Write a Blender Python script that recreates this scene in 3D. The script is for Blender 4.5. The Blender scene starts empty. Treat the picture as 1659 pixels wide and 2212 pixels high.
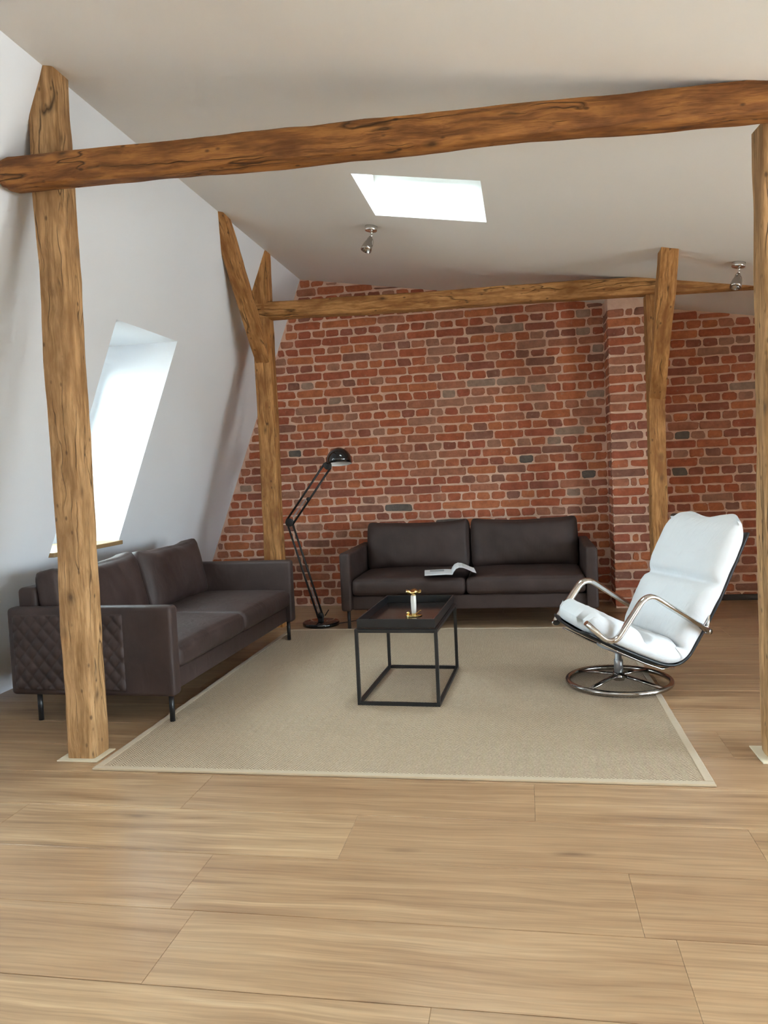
import bpy, bmesh, math, random
from mathutils import Vector, Matrix, noise

scene = bpy.context.scene
COL = scene.collection
PI = math.pi

# ------------------------------------------------------------------ camera
CAM_H = 1.22
YAW, PITCH, ROLL = math.radians(10.3146), math.radians(-3.0237), math.radians(-2.5905)
cam_data = bpy.data.cameras.new('camera')
cam = bpy.data.objects.new('camera', cam_data)
COL.objects.link(cam)
_f = Vector((-math.sin(YAW), math.cos(YAW), 0)); _r = Vector((math.cos(YAW), math.sin(YAW), 0)); _u = Vector((0, 0, 1))
_f2 = _f * math.cos(PITCH) + _u * math.sin(PITCH)
_u2 = _u * math.cos(PITCH) - _f * math.sin(PITCH)
_r3 = _r * math.cos(ROLL) + _u2 * math.sin(ROLL)
_u3 = _u2 * math.cos(ROLL) - _r * math.sin(ROLL)
cam.matrix_world = Matrix(((_r3.x, _u3.x, -_f2.x, 0), (_r3.y, _u3.y, -_f2.y, 0), (_r3.z, _u3.z, -_f2.z, CAM_H), (0, 0, 0, 1)))
cam_data.sensor_fit = 'VERTICAL'
cam_data.sensor_height = 36.0
cam_data.lens = 36.0 * 1668.0 / 2212.0
cam_data.clip_start = 0.05
scene.camera = cam

# ------------------------------------------------------------------ sky, sun, exposure
world = bpy.data.worlds.new('sky')
scene.world = world
world.use_nodes = True
_bg = world.node_tree.nodes['Background']
# bright overcast sky above the horizon, darker town and roofs below it
_wt = world.node_tree
_tc = _wt.nodes.new('ShaderNodeTexCoord'); _sx = _wt.nodes.new('ShaderNodeSeparateXYZ'); _rp = _wt.nodes.new('ShaderNodeValToRGB')
_wt.links.new(_tc.outputs['Generated'], _sx.inputs[0]); _wt.links.new(_sx.outputs[2], _rp.inputs[0])
_rp.color_ramp.elements[0].position = 0.0; _rp.color_ramp.elements[0].color = (0.56, 0.57, 0.57, 1)
_rp.color_ramp.elements[1].position = 0.03; _rp.color_ramp.elements[1].color = (0.77, 0.89, 1.0, 1)
_wt.links.new(_rp.outputs[0], _bg.inputs['Color'])
_bg.inputs['Strength'].default_value = 9.0

sun_data = bpy.data.lights.new('sun', 'SUN')
sun_data.energy = 14.0
sun_data.angle = math.radians(0.6)
sun_data.color = (1.0, 0.95, 0.86)
sun = bpy.data.objects.new('sun', sun_data)
COL.objects.link(sun)
SUN_DIR = Vector((0.33, 0.91, -0.215)).normalized()
sun.rotation_euler = SUN_DIR.to_track_quat('-Z', 'Y').to_euler()
sun.location = (-6, -4, 6)

vs = scene.view_settings
vs.view_transform = 'Standard'
vs.look = 'None'
vs.exposure = 1.78
vs.gamma = 1.0
vs.use_curve_mapping = False
scene.cycles.use_denoising = True
scene.cycles.use_adaptive_sampling = True
scene.cycles.adaptive_threshold = 0.12
scene.cycles.adaptive_min_samples = 12
scene.cycles.max_bounces = 7
scene.cycles.diffuse_bounces = 5
scene.cycles.glossy_bounces = 3
scene.cycles.transparent_max_bounces = 12
scene.cycles.sample_clamp_indirect = 6.0
scene.cycles.caustics_reflective = False
scene.cycles.caustics_refractive = False

# ------------------------------------------------------------------ room measures (metres)
RIDGE_X, RIDGE_Z = -1.936, 2.995        # where the steep roof slope meets the ceiling
SLOPE_K = 0.391                         # dX/dZ of the steep slope
CEIL_K = 0.1635                         # fall of the ceiling towards the courtyard
WALL_Y = 6.90                           # brick gable
BACK_Y = -2.6
RIGHT_X = 4.2

def slope_x(z): return RIDGE_X - SLOPE_K * (RIDGE_Z - z)
def ceil_z(x): return RIDGE_Z - CEIL_K * (x - RIDGE_X)

# openings: slope windows (y0,y1,z0,z1), ceiling windows (x0,x1,y0,y1), wall windows (y0,y1,z0,z1)
SLOPE_WIN = [(4.15, 4.945, 0.808, 2.158), (1.25, 2.05, 0.808, 2.158), (-1.35, -0.55, 0.808, 2.158)]
CEIL_WIN = [(-0.85, -0.165, 4.14, 4.842), (-0.85, -0.165, 0.9, 1.6), (1.75, 2.45, 0.9, 1.6)]
WALL_WIN = [(-1.6, 0.4, 0.12, 1.85), (1.0, 3.3, 0.12, 1.85)]
SLOPE_DEPTH = 0.60
CEIL_DEPTH = 0.32

# ------------------------------------------------------------------ node helper
class NT:
    def __init__(self, name):
        self.m = bpy.data.materials.new(name)
        self.m.use_nodes = True
        self.t = self.m.node_tree
        self.bsdf = self.t.nodes['Principled BSDF']
        self.out = self.t.nodes['Material Output']
    def n(self, kind, ins=None, **props):
        nd = self.t.nodes.new(kind)
        for k, v in props.items(): setattr(nd, k, v)
        for k, v in (ins or {}).items(): self.set(nd.inputs[k], v)
        return nd
    def set(self, sock, v):
        if isinstance(v, bpy.types.NodeSocket): self.t.links.new(v, sock)
        elif isinstance(v, bpy.types.Node): self.t.links.new(v.outputs[0], sock)
        else:
            if isinstance(v, tuple) and len(v) == 3 and sock.type == 'RGBA': v = (*v, 1)
            sock.default_value = v
    def b(self, **kw):
        for k, v in kw.items(): self.set(self.bsdf.inputs[k.replace('_', ' ')], v)
    def ramp(self, fac, stops, interp='LINEAR'):
        r = self.t.nodes.new('ShaderNodeValToRGB')
        r.color_ramp.interpolation = interp
        els = r.color_ramp.elements
        while len(els) < len(stops): els.new(0.5)
        for e, (p, c) in zip(els, stops):
            e.position = p
            e.color = (*c, 1) if isinstance(c, tuple) else (c, c, c, 1)
        self.set(r.inputs[0], fac)
        return r.outputs[0]
    def mix(self, fac, a, b, mode='MIX'):
        m = self.t.nodes.new('ShaderNodeMix'); m.data_type = 'RGBA'; m.blend_type = mode
        self.set(m.inputs[0], fac); self.set(m.inputs[6], a); self.set(m.inputs[7], b)
        return m.outputs[2]
    def math(self, op, a, b=0.0, c=None):
        m = self.t.nodes.new('ShaderNodeMath'); m.operation = op
        self.set(m.inputs[0], a); self.set(m.inputs[1], b)
        if c is not None: self.set(m.inputs[2], c)
        return m.outputs[0]
    def mapping(self, vec, scale=(1, 1, 1), loc=(0, 0, 0), rot=(0, 0, 0)):
        return self.n('ShaderNodeMapping', {'Vector': vec, 'Scale': scale, 'Location': loc, 'Rotation': rot}).outputs[0]
    def noise(self, vec, scale, detail=3.0, rough=0.55, dist=0.0):
        return self.n('ShaderNodeTexNoise', {'Vector': vec, 'Scale': scale, 'Detail': detail, 'Roughness': rough, 'Distortion': dist}).outputs[0]
    def bump(self, h, strength, dist=0.01):
        self.set(self.bsdf.inputs['Normal'], self.n('ShaderNodeBump', {'Height': h, 'Strength': strength, 'Distance': dist}).outputs[0])
    def obj(self): return self.n('ShaderNodeTexCoord').outputs['Object']
    def rnd(self): return self.n('ShaderNodeObjectInfo').outputs['Random']

def lin(r, g, b):
    f = lambda c: (c / 12.92) if c <= 0.04045 else ((c + 0.055) / 1.055) ** 2.4
    return (f(r / 255), f(g / 255), f(b / 255))

M = {}
def simple(name, col, rough=0.5, metal=0.0, **kw):
    t = NT(name); t.b(Base_Color=col, Roughness=rough, Metallic=metal)
    for k, v in kw.items(): t.b(**{k: v})
    M[name] = t.m
    return t

# painted plaster
def plaster(name, col):
    t = NT(name); o = t.obj()
    h = t.noise(o, 60, 4)
    t.b(Base_Color=t.mix(t.noise(o, 1.3, 2), col, tuple(c * 0.97 for c in col)), Roughness=0.92)
    t.bump(h, 0.05, 0.004); M[name] = t.m
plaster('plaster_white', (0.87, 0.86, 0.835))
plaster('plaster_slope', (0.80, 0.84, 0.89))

# laminate oak
def oak():
    t = NT('oak_plank'); o = t.obj(); rnd = t.rnd()
    off = t.n('ShaderNodeCombineXYZ', {'X': t.math('MULTIPLY', rnd, 37.0), 'Y': t.math('MULTIPLY', rnd, 91.0), 'Z': t.math('MULTIPLY', rnd, 53.0)}).outputs[0]
    v = t.n('ShaderNodeVectorMath', {0: o, 1: off}, operation='ADD').outputs[0]
    warp = t.noise(t.mapping(v, (1.3, 3.2, 1)), 1.0, 2)
    v2 = t.n('ShaderNodeVectorMath', {0: v, 1: t.n('ShaderNodeCombineXYZ', {'Y': t.math('MULTIPLY', t.math('SUBTRACT', warp, 0.5), 0.07)}).outputs[0]}, operation='ADD').outputs[0]
    g1 = t.noise(t.mapping(v2, (0.7, 13, 1)), 1.6, 4, 0.66)
    g2 = t.noise(t.mapping(v2, (3, 120, 1)), 1.0, 3, 0.6)
    patch = t.noise(t.mapping(v, (1.1, 2.4, 1)), 1.2, 2)
    c = t.ramp(g1, [(0.24, lin(108, 80, 58)), (0.41, lin(158, 125, 93)), (0.56, lin(181, 149, 114)), (0.76, lin(210, 182, 147))])
    c = t.mix(t.ramp(patch, [(0.35, 0.0), (0.7, 0.55)]), c, lin(192, 162, 126))
    c = t.mix(t.math('MULTIPLY', rnd, 0.55), c, lin(156, 121, 90))
    c = t.mix(t.ramp(g2, [(0.3, 0.4), (0.6, 0.0)]), c, lin(104, 78, 56))
    vo = t.n('ShaderNodeTexVoronoi', {'Vector': t.mapping(v2, (1.7, 5.5, 1)), 'Scale': 1.25, 'Randomness': 1.0})
    knot = t.ramp(vo.outputs['Distance'], [(0.03, 1.0), (0.09, 0.45), (0.17, 0.0)])
    keep = t.ramp(t.n('ShaderNodeSeparateColor', {0: vo.outputs['Color']}).outputs[0], [(0.52, 0.0), (0.54, 1.0)])
    c = t.mix(t.math('MULTIPLY', t.math('MULTIPLY', knot, keep), 0.7), c, lin(100, 74, 56))
    t.b(Base_Color=c, Roughness=t.ramp(g1, [(0.2, 0.36), (0.8, 0.27)]))
    t.b(**{'Specular_IOR_Level': 0.45})
    t.bump(g2, 0.06, 0.002); M['oak_plank'] = t.m
oak()

# old timber, grain along local X
def timber(name, light, mid, dark, red):
    t = NT(name); o = t.obj(); rnd = t.rnd()
    off = t.n('ShaderNodeCombineXYZ', {'X': t.math('MULTIPLY', rnd, 31.0), 'Y': t.math('MULTIPLY', rnd, 17.0)}).outputs[0]
    v = t.n('ShaderNodeVectorMath', {0: o, 1: off}, operation='ADD').outputs[0]
    warp = t.n('ShaderNodeTexNoise', {'Vector': t.mapping(v, (4.5, 11, 11)), 'Scale': 1.0, 'Detail': 2.0}).outputs['Color']
    wv = t.n('ShaderNodeVectorMath', {0: t.n('ShaderNodeVectorMath', {0: warp, 1: (0.5, 0.5, 0.5)}, operation='SUBTRACT').outputs[0], 1: (0.0, 0.05, 0.05)}, operation='MULTIPLY').outputs[0]
    v2 = t.n('ShaderNodeVectorMath', {0: v, 1: wv}, operation='ADD').outputs[0]
    g = t.noise(t.mapping(v2, (2.4, 38, 38)), 1.0, 4, 0.68)
    blot = t.noise(t.mapping(v, (3.0, 9, 9)), 1.3, 3, 0.65)
    c = t.ramp(g, [(0.2, dark), (0.40, mid), (0.56, light), (0.72, tuple(x * 1.15 for x in light))])
    c = t.mix(t.ramp(blot, [(0.44, 0.0), (0.66, 0.8)]), c, red)
    # long drying cracks where the ring noise crosses its mean
    cr = t.noise(t.mapping(v2, (1.1, 15, 15), (3, 1, 2)), 1.0, 1, 0.5)
    crack = t.ramp(t.math('ABSOLUTE', t.math('SUBTRACT', cr, 0.5)), [(0.0, 1.0), (0.006, 0.6), (0.016, 0.0)])
    crack = t.math('MULTIPLY', crack, t.ramp(blot, [(0.44, 1.0), (0.54, 0.0)]))
    c = t.mix(t.math('MULTIPLY', crack, 0.8), c, tuple(x * 0.35 for x in dark))
    vo = t.n('ShaderNodeTexVoronoi', {'Vector': t.mapping(v2, (6, 13, 13)), 'Scale': 1.1})
    keep = t.ramp(t.n('ShaderNodeSeparateColor', {0: vo.outputs['Color']}).outputs[0], [(0.70, 0.0), (0.72, 1.0)])
    knot = t.math('MULTIPLY', t.ramp(vo.outputs['Distance'], [(0.06, 1.0), (0.14, 0.55), (0.3, 0.0)]), keep)
    c = t.mix(t.math('MULTIPLY', knot, 0.8), c, tuple(x * 0.6 for x in dark))
    wh = t.n('ShaderNodeTexVoronoi', {'Vector': t.mapping(v, (17, 30, 30)), 'Scale': 1.0})
    kw = t.ramp(t.n('ShaderNodeSeparateColor', {0: wh.outputs['Color']}).outputs[0], [(0.74, 0.0), (0.76, 1.0)])
    worm = t.math('MULTIPLY', t.ramp(wh.outputs['Distance'], [(0.10, 1.0), (0.24, 0.0)]), kw)
    c = t.mix(t.math('MULTIPLY', worm, 0.7), c, tuple(x * 0.5 for x in dark))
    t.b(Base_Color=c, Roughness=0.66)
    t.b(**{'Specular_IOR_Level': 0.3})
    hgt = t.math('SUBTRACT', g, t.math('ADD', crack, t.math('MULTIPLY', knot, 0.4)))
    t.bump(hgt, 0.7, 0.010); M[name] = t.m
timber('timber_post', lin(188, 149, 105), lin(154, 117, 76), lin(90, 64, 40), lin(134, 97, 60))
timber('timber_beam', lin(158, 106, 56), lin(118, 74, 36), lin(58, 34, 16), lin(94, 54, 26))
timber('timber_far', lin(192, 142, 88), lin(152, 104, 57), lin(86, 56, 30), lin(130, 83, 43))

# bricks
BRICK_TONES = [((186, 108, 74), 5), ((180, 98, 66), 6), ((172, 94, 68), 5), ((192, 114, 74), 4), ((178, 114, 86), 4),
               ((158, 94, 74), 4), ((172, 122, 98), 2.5), ((148, 100, 82), 2), ((166, 138, 120), 0.6), ((112, 102, 94), 0.5)]
def brick_mat(i, rgb):
    t = NT('brick_%d' % i); o = t.obj(); rnd = t.rnd()
    off = t.n('ShaderNodeCombineXYZ', {'X': t.math('MULTIPLY', rnd, 23.0), 'Z': t.math('MULTIPLY', rnd, 47.0)}).outputs[0]
    v = t.n('ShaderNodeVectorMath', {0: o, 1: off}, operation='ADD').outputs[0]
    a = t.noise(v, 14, 4, 0.65); b = t.noise(v, 70, 4, 0.6)
    base = lin(*rgb)
    c = t.ramp(a, [(0.3, tuple(x * 0.72 for x in base)), (0.52, base), (0.75, tuple(min(1, x * 1.22 + 0.012) for x in base))])
    c = t.mix(t.ramp(b, [(0.3, 0.3), (0.5, 0.0)]), c, tuple(x * 0.45 for x in base))
    c = t.mix(t.ramp(t.noise(v, 30, 3), [(0.62, 0.0), (0.75, 0.6)]), c, lin(186, 146, 124))
    t.b(Base_Color=c, Roughness=0.88)
    t.bump(t.math('ADD', a, t.math('MULTIPLY', b, 0.5)), 0.4, 0.006)
    return t.m
BRICKS = [brick_mat(i, c) for i, (c, w) in enumerate(BRICK_TONES)]
BRICK_W = [w for c, w in BRICK_TONES]
def mortar():
    t = NT('mortar'); o = t.obj()
    a = t.noise(o, 9, 4); b = t.noise(o, 55, 4, 0.7)
    c = t.ramp(a, [(0.3, lin(214, 174, 152)), (0.55, lin(232, 196, 174)), (0.75, lin(238, 212, 194))])
    t.b(Base_Color=c, Roughness=0.95); t.bump(b, 0.6, 0.008); M['mortar'] = t.m
mortar()

# leather
def leather():
    t = NT('leather'); o = t.obj()
    a = t.noise(o, 5, 4); b = t.noise(o, 240, 3); w = t.noise(t.mapping(o, (7, 7, 3)), 2.0, 3, 0.5, 0.6)
    c = t.ramp(a, [(0.3, (0.032, 0.019, 0.0165)), (0.7, (0.056, 0.035, 0.031))])
    t.b(Base_Color=c, Roughness=t.ramp(a, [(0.3, 0.50), (0.7, 0.62)]))
    t.b(**{'Specular_IOR_Level': 0.36})
    t.bump(t.math('ADD', t.math('MULTIPLY', w, 1.0), t.math('MULTIPLY', b, 0.08)), 0.22, 0.02); M['leather'] = t.m
leather()

# sisal rug, herringbone weave
def rug():
    t = NT('sisal'); o = t.obj()
    s = t.n('ShaderNodeSeparateXYZ', {0: o})
    x, y = s.outputs[0], s.outputs[1]
    tri = t.math('PINGPONG', x, 0.024)
    d = t.math('ADD', y, t.math('MULTIPLY', tri, 0.9))
    wv = t.math('SINE', t.math('MULTIPLY', d, 2 * PI / 0.0135))
    wx = t.math('SINE', t.math('MULTIPLY', x, 2 * PI / 0.006))
    n1 = t.noise(o, 180, 3); n2 = t.noise(t.mapping(o, (1, 14, 1)), 6, 3); n3 = t.noise(o, 2.2, 3)
    f = t.math('ADD', t.math('MULTIPLY', wv, 0.27), t.math('ADD', t.math('MULTIPLY', n1, 0.5), t.math('MULTIPLY', wx, 0.06)))
    c = t.ramp(f, [(0.0, lin(106, 90, 73)), (0.28, lin(184, 163, 137)), (0.6, lin(219, 199, 173))])
    c = t.mix(t.ramp(n2, [(0.35, 0.22), (0.65, 0.0)]), c, lin(160, 138, 112))
    c = t.mix(t.ramp(n3, [(0.4, 0.15), (0.65, 0.0)]), c, lin(168, 146, 120))
    t.b(Base_Color=c, Roughness=0.9); t.bump(f, 0.7, 0.004); M['sisal'] = t.m
rug()
def fabric(name, col, sc=300, wr=0.25):
    t = NT(name); o = t.obj()
    a = t.noise(o, sc, 2); w = t.noise(t.mapping(o, (3, 9, 3)), 3.0, 3, 0.5, 0.8)
    t.b(Base_Color=col, Roughness=0.9); t.b(**{'Sheen_Weight': 0.2})
    t.bump(t.math('ADD', t.math('MULTIPLY', a, 0.1), w), wr, 0.015); M[name] = t.m
fabric('rug_binding', lin(180, 160, 132), 500, 0.1)
fabric('white_canvas', (0.76, 0.785, 0.81), 400, 0.35)
simple('black_metal', (0.010, 0.010, 0.011), 0.38, 0.0)
simple('black_gloss', (0.006, 0.006, 0.007), 0.09, 0.0, Coat_Weight=0.6)
simple('black_shell', (0.012, 0.013, 0.015), 0.45)
simple('tray_floor', (0.020, 0.014, 0.013), 0.16)
simple('chrome', (0.80, 0.79, 0.77), 0.10, 1.0)
simple('dark_chrome', (0.42, 0.39, 0.37), 0.14, 1.0)
simple('grey_metal', (0.42, 0.42, 0.43), 0.35, 0.6)
simple('gold', (0.90, 0.66, 0.26), 0.16, 1.0)
simple('white_enamel', (0.85, 0.85, 0.83), 0.3)
simple('white_frame', (0.82, 0.82, 0.80), 0.4)
simple('paper', (0.80, 0.82, 0.84), 0.6)
simple('print_grey', (0.42, 0.45, 0.48), 0.6)
simple('cover_dark', (0.016, 0.016, 0.022), 0.4)
simple('sill_wood', lin(150, 122, 84), 0.5)
simple('plate_pale', lin(216, 204, 178), 0.6)
simple('baseboard_dark', lin(52, 44, 40), 0.5)
simple('stone_stem', (0.82, 0.80, 0.74), 0.2)
def glass(name, tint):
    t = NT(name)
    tr = t.n('ShaderNodeBsdfTransparent', {'Color': (*tint, 1)})
    gl = t.n('ShaderNodeBsdfGlossy', {'Roughness': 0.02})
    lw = t.n('ShaderNodeFresnel', {'IOR': 1.25})
    mx = t.n('ShaderNodeMixShader', {0: lw, 1: tr, 2: gl})
    t.t.links.new(mx.outputs[0], t.out.inputs['Surface']); M[name] = t.m
glass('window_glass', (0.97, 0.985, 0.98))
glass('roof_glass', (0.86, 0.89, 0.865))

# ------------------------------------------------------------------ object helpers
def link(name, me, parent=None, mat=None):
    o = bpy.data.objects.new(name, me)
    COL.objects.link(o)
    if parent is not None: o.parent = parent
    if mat is not None and me is not None and not me.materials: me.materials.append(mat)
    return o
def mesh(name, verts, faces, smooth=False):
    me = bpy.data.meshes.new(name)
    me.from_pydata([tuple(v) for v in verts], [], faces)
    me.update()
    if smooth: me.polygons.foreach_set('use_smooth', [True] * len(me.polygons))
    return me
def bm_mesh(name, bm, smooth=False):
    me = bpy.data.meshes.new(name)
    bmesh.ops.recalc_face_normals(bm, faces=bm.faces[:])
    bm.to_mesh(me); bm.free()
    if smooth: me.polygons.foreach_set('use_smooth', [True] * len(me.polygons))
    return me
def thing(name, label, cat, loc=(0, 0, 0), rz=0.0, group=None):
    o = bpy.data.objects.new(name, None)
    COL.objects.link(o)
    o.location = loc; o.rotation_euler = (0, 0, rz); o.empty_display_size = 0.1
    o['label'] = label; o['category'] = cat
    if group: o['group'] = group
    return o
def tag(o, label, cat, group=None):
    o['label'] = label; o['category'] = cat
    if group: o['group'] = group
    return o
def struct(o, label=None):
    o['kind'] = 'structure'
    if label: o['label'] = label
    return o
def box(bm, lo, hi):
    x0, y0, z0 = lo; x1, y1, z1 = hi
    v = [bm.verts.new(p) for p in ((x0, y0, z0), (x1, y0, z0), (x1, y1, z0), (x0, y1, z0), (x0, y0, z1), (x1, y0, z1), (x1, y1, z1), (x0, y1, z1))]
    for f in ((3, 2, 1, 0), (4, 5, 6, 7), (0, 1, 5, 4), (1, 2, 6, 5), (2, 3, 7, 6), (3, 0, 4, 7)): bm.faces.new([v[i] for i in f])
    return v
def box_mesh(name, lo, hi, bev=0.0):
    bm = bmesh.new(); box(bm, lo, hi)
    if bev: bmesh.ops.bevel(bm, geom=bm.edges[:], offset=bev, segments=2, affect='EDGES', profile=0.5)
    return bm_mesh(name, bm)
def tube_mesh(name, pts, r, seg=12, closed=False, rx=None):
    """sweep a circle (or ellipse r x rx) along a polyline"""
    pts = [Vector(p) for p in pts]; n = len(pts); verts = []; faces = []
    prev = None
    for i, p in enumerate(pts):
        a = pts[(i - 1) % n] if (closed or i > 0) else p
        b = pts[(i + 1) % n] if (closed or i < n - 1) else p
        t = (b - a).normalized()
        if prev is None:
            up = Vector((0, 0, 1)) if abs(t.z) < 0.9 else Vector((0, 1, 0))
            s = t.cross(up).normalized()
        else:
            s = (prev - t * prev.dot(t)).normalized()
        prev = s
        u = s.cross(t)
        for k in range(seg):
            a_ = 2 * PI * k / seg
            verts.append(p + s * math.cos(a_) * (rx or r) + u * math.sin(a_) * r)
    m = n if closed else n - 1
    for i in range(m):
        for k in range(seg):
            a0 = i * seg + k; a1 = i * seg + (k + 1) % seg
            b0 = ((i + 1) % n) * seg + k; b1 = ((i + 1) % n) * seg + (k + 1) % seg
            faces.append((a0, a1, b1, b0))
    if not closed:
        faces.append(tuple(range(seg - 1, -1, -1)))
        faces.append(tuple((n - 1) * seg + k for k in range(seg)))
    bm = bmesh.new()
    vs_ = [bm.verts.new(v) for v in verts]
    for f in faces: bm.faces.new([vs_[i] for i in f])
    me = bm_mesh(name, bm)
    me.polygons.foreach_set('use_smooth', [len(p.vertices) == 4 for p in me.polygons])
    return me
def lathe_mesh(name, prof, seg=32, smooth=True):
    verts = []; faces = []
    for r, z in prof:
        for k in range(seg):
            a = 2 * PI * k / seg; verts.append((r * math.cos(a), r * math.sin(a), z))
    n = len(prof)
    for i in range(n - 1):
        for k in range(seg):
            faces.append((i * seg + k, i * seg + (k + 1) % seg, (i + 1) * seg + (k + 1) % seg, (i + 1) * seg + k))
    bm = bmesh.new(); vv = [bm.verts.new(v) for v in verts]
    for f in faces: bm.faces.new([vv[i] for i in f])
    bmesh.ops.remove_doubles(bm, verts=bm.verts[:], dist=1e-5)
    return bm_mesh(name, bm, smooth)
def smooth_path(ctrl, per=6):
    """Catmull-Rom through control points"""
    P = [Vector(c) for c in ctrl]; out = []
    for i in range(len(P) - 1):
        p0 = P[max(i - 1, 0)]; p1 = P[i]; p2 = P[i + 1]; p3 = P[min(i + 2, len(P) - 1)]
        for k in range(per):
            t = k / per
            out.append(0.5 * ((2 * p1) + (p2 - p0) * t + (2 * p0 - 5 * p1 + 4 * p2 - p3) * t * t + (3 * p1 - p0 - 3 * p2 + p3) * t ** 3))
    out.append(P[-1])
    return out
def fillet_path(ctrl, rad, seg=6):
    """polyline with rounded corners"""
    P = [Vector(c) for c in ctrl]; out = [P[0]]
    for i in range(1, len(P) - 1):
        a = (P[i - 1] - P[i]); b = (P[i + 1] - P[i])
        r = min(rad, a.length * 0.48, b.length * 0.48)
        s = P[i] + a.normalized() * r; e = P[i] + b.normalized() * r
        for k in range(seg + 1):
            t = k / seg
            out.append((1 - t) ** 2 * s + 2 * t * (1 - t) * P[i] + t * t * e)
    out.append(P[-1])
    return out
def rounded_box(name, sx, sy, sz, r, nx=8, ny=8, nz=4, fn=None, smooth=True):
    """box of half sizes sx,sy,sz with rounded edges; fn(p, (u,v,w)) may deform"""
    def ax(s, n):
        a = [-s, -s + r * 0.25, -s + r * 0.6, -s + r]
        inner = [-s + r + (2 * s - 2 * r) * k / n for k in range(1, n)]
        return a + inner + [s - r, s - r * 0.6, s - r * 0.25, s]
    X, Y, Z = ax(sx, nx), ax(sy, ny), ax(sz, nz)
    bm = bmesh.new(); idx = {}
    S = (sx, sy, sz)
    def vert(i, j, k):
        if (i, j, k) in idx: return idx[i, j, k]
        p = Vector((X[i], Y[j], Z[k]))
        q = Vector([max(-(s - r), min(s - r, c)) for c, s in zip(p, S)])
        d = p - q
        w = q + d.normalized() * r if d.length > 1e-9 else p
        if fn: w = fn(w, (p.x / sx, p.y / sy, p.z / sz))
        idx[i, j, k] = bm.verts.new(w); return idx[i, j, k]
    I, J, K = len(X) - 1, len(Y) - 1, len(Z) - 1
    for i in range(I):
        for j in range(J):
            for k in (0, K):
                bm.faces.new([vert(i, j, k), vert(i + 1, j, k), vert(i + 1, j + 1, k), vert(i, j + 1, k)])
    for i in range(I):
        for k in range(K):
            for j in (0, J):
                bm.faces.new([vert(i, j, k), vert(i + 1, j, k), vert(i + 1, j, k + 1), vert(i, j, k + 1)])
    for j in range(J):
        for k in range(K):
            for i in (0, I):
                bm.faces.new([vert(i, j, k), vert(i, j + 1, k), vert(i, j + 1, k + 1), vert(i, j, k + 1)])
    return bm_mesh(name, bm, smooth)
def panel_with_holes(a0, a1, b0, b1, holes, fn, outfn):
    """quads over [a0,a1]x[b0,b1] minus holes, plus reveals towards outfn"""
    A = sorted({a0, a1, *[h[0] for h in holes], *[h[1] for h in holes]}); A = [a for a in A if a0 <= a <= a1]
    B = sorted({b0, b1, *[h[2] for h in holes], *[h[3] for h in holes]}); B = [b for b in B if b0 <= b <= b1]
    verts = []; faces = []
    def q(*ps):
        n = len(verts); verts.extend(ps); faces.append(tuple(range(n, n + 4)))
    for i in range(len(A) - 1):
        for j in range(len(B) - 1):
            ca, cb = (A[i] + A[i + 1]) / 2, (B[j] + B[j + 1]) / 2
            if any(h[0] < ca < h[1] and h[2] < cb < h[3] for h in holes): continue
            q(fn(A[i], B[j]), fn(A[i + 1], B[j]), fn(A[i + 1], B[j + 1]), fn(A[i], B[j + 1]))
    for h in holes:
        c = [(h[0], h[2]), (h[1], h[2]), (h[1], h[3]), (h[0], h[3])]
        for k in range(4):
            p, r_ = c[k], c[(k + 1) % 4]
            q(fn(*p), fn(*r_), outfn(*r_), outfn(*p))
    return verts, faces

# ------------------------------------------------------------------ room shell
# slope (steep roof side, left)
def s_in(y, z): return (slope_x(z), y, z)
def s_out(y, z): return (slope_x(z) - SLOPE_DEPTH, y, z)
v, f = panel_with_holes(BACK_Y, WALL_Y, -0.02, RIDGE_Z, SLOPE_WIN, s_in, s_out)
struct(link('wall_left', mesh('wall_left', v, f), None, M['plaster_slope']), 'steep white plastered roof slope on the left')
# ceiling
def c_in(x, y): return (x, y, ceil_z(x))
def c_out(x, y): return (x, y, ceil_z(x) + CEIL_DEPTH)
v, f = panel_with_holes(RIDGE_X, RIGHT_X, BACK_Y, WALL_Y, CEIL_WIN, c_in, c_out)
struct(link('ceiling', mesh('ceiling', v, f), None, M['plaster_white']), 'white plastered ceiling sloping gently down to the right')
# right and rear walls
def w_in(y, z): return (RIGHT_X, y, z)
def w_out(y, z): return (RIGHT_X + 0.3, y, z)
v, f = panel_with_holes(BACK_Y, WALL_Y, -0.02, ceil_z(RIGHT_X), WALL_WIN, w_in, w_out)
struct(link('wall_right', mesh('wall_right', v, f), None, M['plaster_white']), 'low white courtyard wall with windows')
v = [(slope_x(-0.02), BACK_Y, -0.02), (RIGHT_X, BACK_Y, -0.02), (RIGHT_X, BACK_Y, ceil_z(RIGHT_X)), (RIDGE_X, BACK_Y, RIDGE_Z)]
struct(link('wall_rear', mesh('wall_rear', v, [(0, 1, 2, 3)]), None, M['plaster_white']), 'white wall behind the viewer')

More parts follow.
